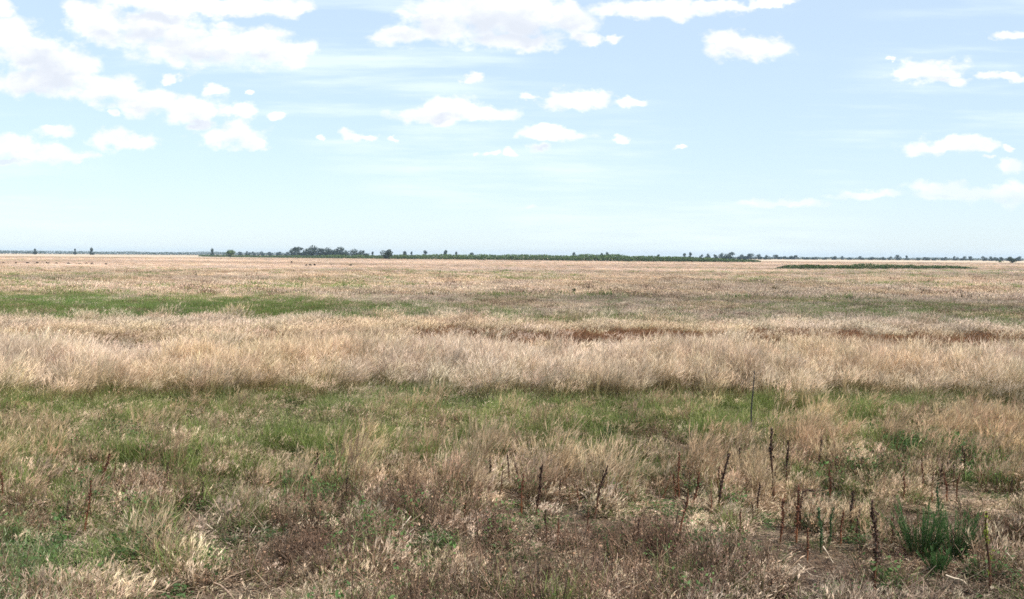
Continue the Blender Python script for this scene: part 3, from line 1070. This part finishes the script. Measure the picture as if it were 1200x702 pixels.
ORD = ['first', 'second', 'third', 'fourth', 'fifth', 'sixth', 'seventh', 'eighth', 'ninth', 'tenth', 'eleventh', 'twelfth',
       'thirteenth', 'fourteenth', 'fifteenth', 'sixteenth', 'seventeenth', 'eighteenth']
tree(41, 291.2, 4, 1500, 'leftmost tiny lone tree above the blue green treeline')
tree(88, 291.2, 3.5, 1500, 'tiny tree left of the pair over the left treeline, half as high')
tree(108, 290.6, 5.5, 1400, 'taller tiny tree over the left treeline, right of the smaller one')
tree(248, 291.6, 6, 1300, 'lone small dark tree just left of the round green field bush')
for k, (x, tp, w) in enumerate([(281, 294.6, 5), (290, 294.2, 6), (297, 294.6, 6), (306, 294.6, 8), (316, 295, 9), (327, 294.8, 9), (336, 295, 7)]):
    tree(x, tp, w, 1700, ORD[k] + ' low far tree right of the round green field bush')
for x, tp, w, lb in [(351, 289, 20, 'broad dark tree at the left end of the big tree group'),
                     (368, 288.2, 12, 'highest tree of the big group, second from its left end'),
                     (377, 290.6, 12, 'rounded tree close behind the highest one of the big group'),
                     (384, 290.4, 11, 'mid sized tree in the middle of the big tree group'),
                     (393, 292, 10, 'low tree between two higher ones of the big tree group'),
                     (402, 289.8, 13, 'higher tree in the right half of the big tree group'),
                     (414, 292, 11, 'round tree near the right end of the big tree group'),
                     (426, 292.8, 9, 'separate round tree at the right end of the big tree group')]:
    tree(x, tp + .6, w * 1.65, 1150, lb, 'trees of the big group on the horizon')
for k, (x, tp, w) in enumerate([(437, 295, 5), (474, 294, 6), (482, 295, 4), (499, 294, 7), (522, 293.2, 5), (535, 295.2, 5), (553, 295.6, 5)]):
    tree(x, tp, w, 1300, ORD[k] + ' small tree showing above the shrub belt right of the big tree group', 'trees behind the shrub belt')
for x, tp, w, lb in [(645, 299, 4, 'tiny far tree above the shrub belt, alone left of the slim one'),
                     (672, 296, 5, 'slim tree behind the shrub belt left of the close pair'),
                     (681, 298, 4, 'low tree behind the shrub belt between slim one and close pair'),
                     (706, 296.6, 6, 'left tree of the close pair above the shrub belt'),
                     (711.5, 295.6, 5, 'right and higher tree of the close pair above the shrub belt'),
                     (771, 298.2, 5, 'small single tree between the close pair and the taller two'),
                     (802, 297, 6, 'left one of two taller trees before the long tree row'),
                     (809.5, 296, 5, 'right slimmer one of two taller trees before the long tree row')]:
    tree(x, tp, w, 1250, lb, 'trees behind the shrub belt')
for k, (x, tp, w) in enumerate([(822, 298, 6), (829, 297.4, 7), (838, 298, 7), (846, 296.8, 9), (856, 295.4, 15), (868, 298, 9), (877, 297, 16), (889, 298, 9), (899, 299, 8)]):
    tree(x, tp, w, 1250, ORD[k] + ' tree from the left in the long dense row right of the shrub belt', 'trees of the long dense row')
for k, (x, tp, w) in enumerate([(911, 298.4, 13), (921, 300, 9), (931, 299, 12), (945, 301, 9), (955, 301, 9), (967, 301, 8), (978, 300, 9), (987, 299.8, 5), (995, 301.2, 6),
                                (1009, 300, 8), (1022, 301, 11), (1034, 301, 8)]):
    tree(x, tp, w, 1500, ORD[k] + ' tree of the low row right of the long dense row', 'low trees behind the right hedge')
for k, (x, tp, w) in enumerate([(1043, 300.2, 6), (1052, 298.6, 9), (1063, 299.6, 4), (1076, 302, 9), (1085, 301, 10), (1096, 302, 9), (1107, 301, 8), (1119, 300.2, 7), (1129, 300.2, 8), (1137, 300, 5)]):
    tree(x, tp, w, 1500, ORD[k] + ' tree rightward from the slightly raised tree above the right hedge', 'trees above the right end of the hedge')
for k, (x, tp, w) in enumerate([(1153, 300.2, 9), (1162, 300.4, 9), (1172, 301, 10), (1183, 300.6, 10), (1194, 300.4, 10), (1206, 300.6, 10)]):
    tree(x, tp, w, 1400, ORD[k] + ' tree of the block at the right end of the horizon', 'trees at the right end of the horizon')


def field_bush(px, top, base, width, label, group=None, mat=None, name='bush'):
    p = ground_at(px, base)
    mp = metres_per_px(p)
    h, w = (base - top) * mp, width * mp
    nb = 9
    a = RNG.uniform(0, 6.28, nb)
    q = RNG.uniform(.05, .30, nb) * w
    C = np.stack([q * np.cos(a), q * np.sin(a), RNG.uniform(.25, .72, nb) * h], 1)
    rr = RNG.uniform(.18, .28, nb) * min(w, h * 1.2)
    r = empty(name, (p.x, p.y, -.02))
    cr, st = Geo(), Geo()
    blobs(cr, C, rr * 1.1, 900, h * .095, h)
    for c in C[:6]:
        tube(st, [(c[0] * .1, c[1] * .1, 0), (c[0] * .5, c[1] * .5, c[2] * .6), tuple(c)], [h * .02, h * .012, h * .005], 5, h)
    link('stems', st.mesh('stems'), r, M_BARK)
    link('foliage', cr.mesh('foliage'), r, mat or M_SHRUB)
    tag(r, label, 'bush', group)


field_bush(270, 291.2, 301.8, 15, 'round green bush standing alone in the straw left of the big tree group')
field_bush(453, 291.4, 304.2, 16, 'round dark bush standing out of the shrub belt below the big tree group', mat=M_CROWN)
field_bush(1187, 301, 309, 13, 'dark green bush at the far end of the right hedge', mat=M_CROWN)
field_bush(1172, 304.5, 308, 18, 'low wide bush left of the dark green one by the right hedge')
for x, tp, b, w, lb in [(64, 341.5, 349, 5, 'tall dark weed tuft at left in the green strip, bigger of two'),
                        (96, 347, 353, 4, 'smaller dark weed tuft right of the bigger one in the green strip'),
                        (230, 320, 326, 5, 'lone grey brown tuft in the straw behind the green strip'),
                        (191, 352, 358, 8, 'dark low tuft in the middle of the green strip'),
                        (672, 336, 347, 6, 'dark green tuft alone in the beige mid field')]:
    field_bush(x, tp, b, w, lb, 'small dark tufts in the mid field', M_CROWN, 'weed_tuft')
for k, (x, b) in enumerate([(4, 310), (18, 310.5), (33, 310), (43, 310.3), (56, 310.4), (66, 310.6), (80, 311), (93, 311), (101, 310.8), (108, 311), (124, 311.6), (158, 311.8)]):
    field_bush(x, b - 3.8, b, random.uniform(4, 7), ORD[k] + ' from the left in the row of small dark tufts across the far straw', 'row of dark tufts in the far straw', M_DEAD, 'weed_tuft')
for k, (x, b) in enumerate([(342, 309), (359, 313), (364, 313), (369, 312.6), (348, 322.5), (362, 323.5), (395, 321), (388, 313), (411, 313)]):
    field_bush(x, b - 4.0, b, random.uniform(2.8, 4.2), ORD[k] + ' of the tiny dark tufts in the far straw below the big tree group', 'tiny dark tufts below the big tree group', M_DEAD, 'weed_tuft')


# ------------------------------------------------------------------ shrub belt, hedge, far wood
def belt(name, pts, depth, n, leaf, mat, label, cat, kind=None, rough=.35):
    """A mass of leaves along a line; pts = (px, base py, height px)."""
    g = Geo()
    pts = np.array(pts, float)
    u = RNG.uniform(0, 1, n)
    px = pts[0, 0] + u * (pts[-1, 0] - pts[0, 0])
    by = np.interp(px, pts[:, 0], pts[:, 1])
    hp = np.interp(px, pts[:, 0], pts[:, 2])
    e = by - (295.6 + 8 * px / 1200)
    y = CAM_H * F0 / e
    c0 = np.array([(ray(q, horizon(q)).x / ray(q, horizon(q)).y) for q in (0, 1200)])
    x = (c0[0] + (c0[1] - c0[0]) * px / 1200) * y
    h = hp * y / F0
    h = h * 1.35
    sc = np.median(h)
    prof = .62 + rough * 1.6 * (fbm(x / (sc * 1.6), y * 0 + 3, 91, 4) - .35) + .18 * (vnoise(x / (sc * 5), y * 0, 95) - .3)
    hh = np.maximum(h * prof, .15 * sc)
    t = RNG.uniform(-1, 1, n)
    zf = RNG.uniform(0, 1, n) ** .7
    z = hh * zf * np.sqrt(np.maximum(1 - t * t * .8, .05))
    yy = y + t * depth / 2 + depth / 2
    c = np.stack([x, yy, np.maximum(z, .05)], 1)
    L = leaf * RNG.uniform(.6, 1.5, n)
    leaves(g, c, unit(RNG.normal(0, .8, (n, 3)) + np.array([0, -.3, .5])), L, L * .7, np.clip(z / (sc * .8), 0, 1), 0.0)
    o = link(name, g.mesh(name), None, mat)
    tag(o, label, cat, None, kind)
    return o


belt('shrub_belt', [(232, 300.4, 2.4), (340, 302.0, 3.2), (380, 302.6, 4.4), (450, 303.6, 6.6), (600, 305.0, 8.4), (700, 306.2, 9), (800, 307.0, 8.2), (850, 307.4, 6.4), (892, 307.4, 3)],
     14, 40000, .62, M_SHRUB, 'long green shrub belt across the middle of the field before the horizon', 'shrubs', 'stuff', .15)
belt('hedge', [(912, 316.2, 3), (926, 316.4, 5.8), (985, 316.6, 7.2), (1060, 316.6, 7.2), (1110, 316.4, 6.4), (1128, 316.2, 5), (1150, 316, 2)],
     2.6, 16000, .20, M_CROWN2, 'low dark green hedge standing apart in the straw at right', 'hedge', None, .20)
belt('far_woodland', [(-60, 297.0, 5.0), (60, 297.6, 4.6), (200, 298.6, 4.4), (340, 299.4, 4.2), (420, 299.8, 3.0)],
     60, 16000, 1.3, M_FARWOOD, 'blue green line of distant woodland along the horizon at left', 'woodland', 'stuff', .22)
belt('distant_scrub', [(850, 303.3, 3.0), (960, 304.0, 3.0), (1060, 304.6, 3.0), (1160, 305.2, 3.2), (1270, 306.0, 3.4)],
     50, 12000, 1.1, M_FARWOOD, 'thin dark line of distant scrub under the trees at right', 'scrub', 'stuff', .3)

# ------------------------------------------------------------------ sky
SUN_EL, SUN_AZ = R(54), R(128)               # azimuth clockwise from the view direction
w = bpy.data.worlds.new('World')
scene.world = w
w.use_nodes = True
w.cycles.sampling_method = 'MANUAL'
w.cycles.sample_map_resolution = 256
t = NT(w.node_tree)
t.n.clear()
tc = t.new('ShaderNodeTexCoord')
sky = t.new('ShaderNodeTexSky', sky_type='NISHITA')
sky.sun_disc = False
sky.sun_elevation, sky.sun_rotation = SUN_EL, SUN_AZ
sky.altitude = 50
sky.air_density, sky.dust_density, sky.ozone_density = 1.0, 0.3, 3.0

# the cloud field lives in direction space: (x / y, z / y) of the view direction
LOBES = [  # photograph x, y, half width, half height
    (95, 14, 24, 20), (125, 30, 45, 24), (175, 30, 60, 26), (235, 55, 90, 26), (300, 56, 56, 22), (345, 62, 26, 18), (200, 4, 110, 12), (270, 8, 70, 12), (335, 8, 40, 11),
    (2, 8, 16, 14), (14, 38, 26, 22), (40, 62, 52, 26), (75, 78, 48, 22), (45, 96, 60, 22), (120, 104, 48, 17), (175, 120, 52, 17), (225, 126, 42, 16), (280, 132, 25, 10), (235, 146, 18, 10),
    (270, 158, 44, 14), (300, 168, 22, 8),
    (200, 92, 10, 4), (253, 107, 14, 7), (322, 134, 9, 5), (293, 109, 6, 3), (133, 135, 6, 5), (375, 161, 8, 3),
    (10, 172, 36, 14), (55, 178, 36, 12), (95, 182, 24, 7), (65, 155, 22, 8), (12, 188, 24, 7), (132, 162, 26, 12), (162, 166, 26, 9),
    (470, 42, 32, 14), (510, 22, 44, 30), (565, 18, 60, 34), (620, 22, 60, 32), (665, 20, 36, 24), (600, 46, 70, 12), (688, 47, 30, 8), (720, 46, 12, 6), (760, 10, 90, 11), (840, 6, 45, 8), (905, 2, 34, 6),
    (545, 97, 8, 4), (554, 92, 14, 8), (500, 135, 46, 9), (530, 127, 44, 15), (570, 133, 40, 11), (415, 157, 15, 6), (432, 161, 16, 5), (461, 163, 8, 3),
    (624, 114, 12, 5), (665, 118, 28, 12), (695, 117, 34, 12), (738, 119, 26, 6), (640, 154, 30, 9), (652, 158, 40, 8), (635, 174, 14, 6), (598, 179, 13, 5), (577, 180, 6, 3), (561, 179, 6, 3), (730, 166, 11, 5),
    (860, 52, 36, 15), (890, 56, 42, 14), (1070, 87, 36, 9), (1095, 83, 38, 14), (1118, 95, 24, 6), (1185, 42, 26, 7), (1160, 89, 20, 5), (1185, 90, 26, 7), (1043, 68, 9, 3),
    (1090, 174, 40, 10), (1120, 168, 46, 10), (1150, 168, 22, 8), (1186, 192, 22, 9), (1183, 174, 9, 5), (1156, 184, 8, 3),
    (800, 172, 12, 2.5), (620, 243, 9, 3), (1010, 228, 50, 7), (1095, 218, 40, 9), (1130, 226, 60, 10), (1185, 226, 40, 14), (920, 238, 56, 6),
]
BIG = [l for l in LOBES if l[2] >= 36]


def cloud_group(name, lobes):
    grp = bpy.data.node_groups.new(name, 'ShaderNodeTree')
    grp.interface.new_socket('P', in_out='INPUT', socket_type='NodeSocketVector')
    grp.interface.new_socket('D', in_out='OUTPUT', socket_type='NodeSocketFloat')
    gt = NT(grp)
    gin, gout = gt.new('NodeGroupInput'), gt.new('NodeGroupOutput')
    acc = None
    for (cx, cy, rx, ry) in lobes:
        d = ray(cx, cy)
        u, v = d.x / d.y, d.z / d.y
        ru, rv = rx / F0 * 1.02, ry / F0 * 1.02
        l = gt.vmath('LENGTH', gt.vmath('MULTIPLY_ADD', gin.outputs[0], (1 / ru, 1 / rv, 0), (-u / ru, -v / rv, 0)))
        if acc is None:
            acc = l
        else:
            n = gt.new('ShaderNodeMath', operation='SMOOTH_MIN')
            gt.l.new(acc, n.inputs[0])
            gt.l.new(l, n.inputs[1])
            n.inputs[2].default_value = .25
            acc = n.outputs[0]
    gt.l.new(gt.math('SUBTRACT', 1.0, acc), gout.inputs[0])
    return grp


grp = cloud_group('cloud field', LOBES)
grp_big = cloud_group('large cloud field', BIG)

sep = t.new('ShaderNodeSeparateXYZ')
t.l.new(tc.outputs['Generated'], sep.inputs[0])
yy = t.math('MAXIMUM', sep.outputs[1], .02)
cmb = t.new('ShaderNodeCombineXYZ')
t.l.new(t.math('DIVIDE', sep.outputs[0], yy), cmb.inputs[0])
t.l.new(t.math('DIVIDE', sep.outputs[2], yy), cmb.inputs[1])
UV = cmb.outputs[0]


def wnoise(vec, scale, detail, rough=.55, seed=0.0, mul=(1, 1, 1)):
    n = t.new('ShaderNodeTexNoise')
    n.inputs['Scale'].default_value = scale
    n.inputs['Detail'].default_value = detail
    n.inputs['Roughness'].default_value = rough
    t.l.new(t.vmath('MULTIPLY_ADD', vec, mul, (seed, seed * .7, seed * 1.3)), n.inputs['Vector'])
    return n


# domain warp gives cauliflower edges
wn = wnoise(UV, 42, 4, .6, 3.1, (1, 1.5, 1))
warp = t.vmath('MULTIPLY', t.vmath('SUBTRACT', wn.outputs['Color'], (.5, .5, .5)), (.034, .021, 0))
UVW = t.vmath('ADD', UV, warp)


def field(vec, g=grp):
    n = t.new('ShaderNodeGroup', node_tree=g)
    t.l.new(vec, n.inputs[0])
    return n.outputs[0]


D0 = field(UVW)
# clouds go on outside the frame as a plain noise sky
side = t.smooth(t.math('ABSOLUTE', cmb.inputs[0].links[0].from_socket), .52, .70)
side = t.math('MAXIMUM', side, t.smooth(cmb.inputs[1].links[0].from_socket, .27, .40))
sn = wnoise(UV, 3.5, 6, .6, 13.3, (1, 2.6, 1)).outputs[0]
D0 = t.math('MAXIMUM', D0, t.math('SUBTRACT', t.math('MULTIPLY', side, t.math('MULTIPLY_ADD', sn, 6.0, 1.7)), 5.0))
DU = field(t.vmath('ADD', UVW, (.004, .013, 0)), grp_big)
e1 = wnoise(UV, 48, 7, .54, 9.3, (1, 1.5, 1)).outputs[0]
e2 = wnoise(UV, 22, 5, .6, 5.3, (1, 1.6, 1)).outputs[0]
dens = t.math('ADD', t.math('ADD', D0, t.math('MULTIPLY', t.math('SUBTRACT', e2, .48), .6)), t.math('MULTIPLY', t.math('SUBTRACT', e1, .47), 1.7))
cover = t.smooth(dens, -.12, .56)
under = t.math('ADD', DU, t.math('MULTIPLY', t.math('SUBTRACT', e2, .5), 1.6))
shade = t.math('MULTIPLY', t.smooth(under, -.15, .85), t.smooth(D0, .0, .6))
# thin high streaks
ci = wnoise(UV, 7, 6, .6, 1.7, (.55, 6.0, 1)).outputs[0]
ci2 = wnoise(UV, 3.2, 3, .5, 7.7, (1, 2.2, 1)).outputs[0]
cirrus = t.math('MULTIPLY', t.math('MULTIPLY', t.smooth(ci, .44, .72), t.smooth(ci2, .38, .60)), .75)

up = t.math('MAXIMUM', sep.outputs[2], 0.0)
skyc = sky.outputs[0]
SKY_GAIN = (0.95, .975, 1.05)
skyc = t.vmath('MULTIPLY', skyc, SKY_GAIN)
skyc = t.mix(.66, skyc, (3.85, 4.65, 5.25, 1))                  # thin milky veil over the whole sky
skyc = t.mix(cirrus, skyc, (5.2, 5.9, 6.3, 1))
bil = t.smooth(wnoise(UVW, 34, 5, .55, 21.3, (1, 1.7, 1)).outputs[0], .40, .66)
white = t.mix(bil, (5.5, 5.65, 5.9, 1), (6.6, 6.6, 6.6, 1))
cl = t.mix(shade, white, (4.35, 4.65, 5.15, 1))
cover = t.math('MULTIPLY', cover, t.smooth(sep.outputs[1], .05, .2))
low = t.smooth(sep.outputs[2], 0.0, .13)                 # clouds low over the horizon are faint in the air
cover = t.math('MULTIPLY', cover, t.math('MULTIPLY_ADD', low, .75, .25))
skyc = t.mix(cover, skyc, cl)
bg = t.new('ShaderNodeBackground')
bg.inputs['Strength'].default_value = .133
t.l.new(skyc, bg.inputs['Color'])
wo = t.new('ShaderNodeOutputWorld')
t.l.new(bg.outputs[0], wo.inputs['Surface'])

# ------------------------------------------------------------------ sun
sd = bpy.data.lights.new('sun', 'SUN')
sd.energy = 5.0
sd.angle = R(.5)
sd.color = (1.0, .95, .88)
so = bpy.data.objects.new('sun', sd)
COL.objects.link(so)
sdir = Vector((math.sin(SUN_AZ) * math.cos(SUN_EL), math.cos(SUN_AZ) * math.cos(SUN_EL), math.sin(SUN_EL)))
so.rotation_euler = (-sdir).to_track_quat('-Z', 'Y').to_euler()
so.location = (0, -10, 60)

# ------------------------------------------------------------------ air
HAZE = 0.0001
if HAZE:
    x0, x1, y0, y1, z0, z1 = -5200, 5200, -60, 6200, -1, 24
    v = [(x, y, z) for z in (z0, z1) for y in (y0, y1) for x in (x0, x1)]
    f = [(0, 2, 3, 1), (4, 5, 7, 6), (0, 1, 5, 4), (2, 6, 7, 3), (0, 4, 6, 2), (1, 3, 7, 5)]
    me = bpy.data.meshes.new('haze')
    me.from_pydata(v, [], f)
    hm = bpy.data.materials.new('haze')
    hm.use_nodes = True
    t = NT(hm.node_tree)
    t.n.clear()
    pv = t.new('ShaderNodeVolumePrincipled')
    pv.inputs['Color'].default_value = (.62, .80, 1, 1)
    pv.inputs['Density'].default_value = HAZE
    o = t.new('ShaderNodeOutputMaterial')
    t.l.new(pv.outputs[0], o.inputs['Volume'])
    hz = link('haze', me, None, hm)
    tag(hz, 'thin pale air over the whole plain', 'haze', kind='stuff')

# ------------------------------------------------------------------ render settings
vs = scene.view_settings
vs.view_transform = 'Standard'
vs.look = 'None'
vs.exposure = 0.5
vs.gamma = 1.0
vs.use_curve_mapping = False
scene.render.engine = 'CYCLES'
cy = scene.cycles
cy.max_bounces = 6
cy.diffuse_bounces = 3
cy.glossy_bounces = 1
cy.transmission_bounces = 3
cy.volume_bounces = 0
cy.transparent_max_bounces = 4
cy.use_denoising = False
cy.sample_clamp_indirect = 6
cy.filter_width = 1.6
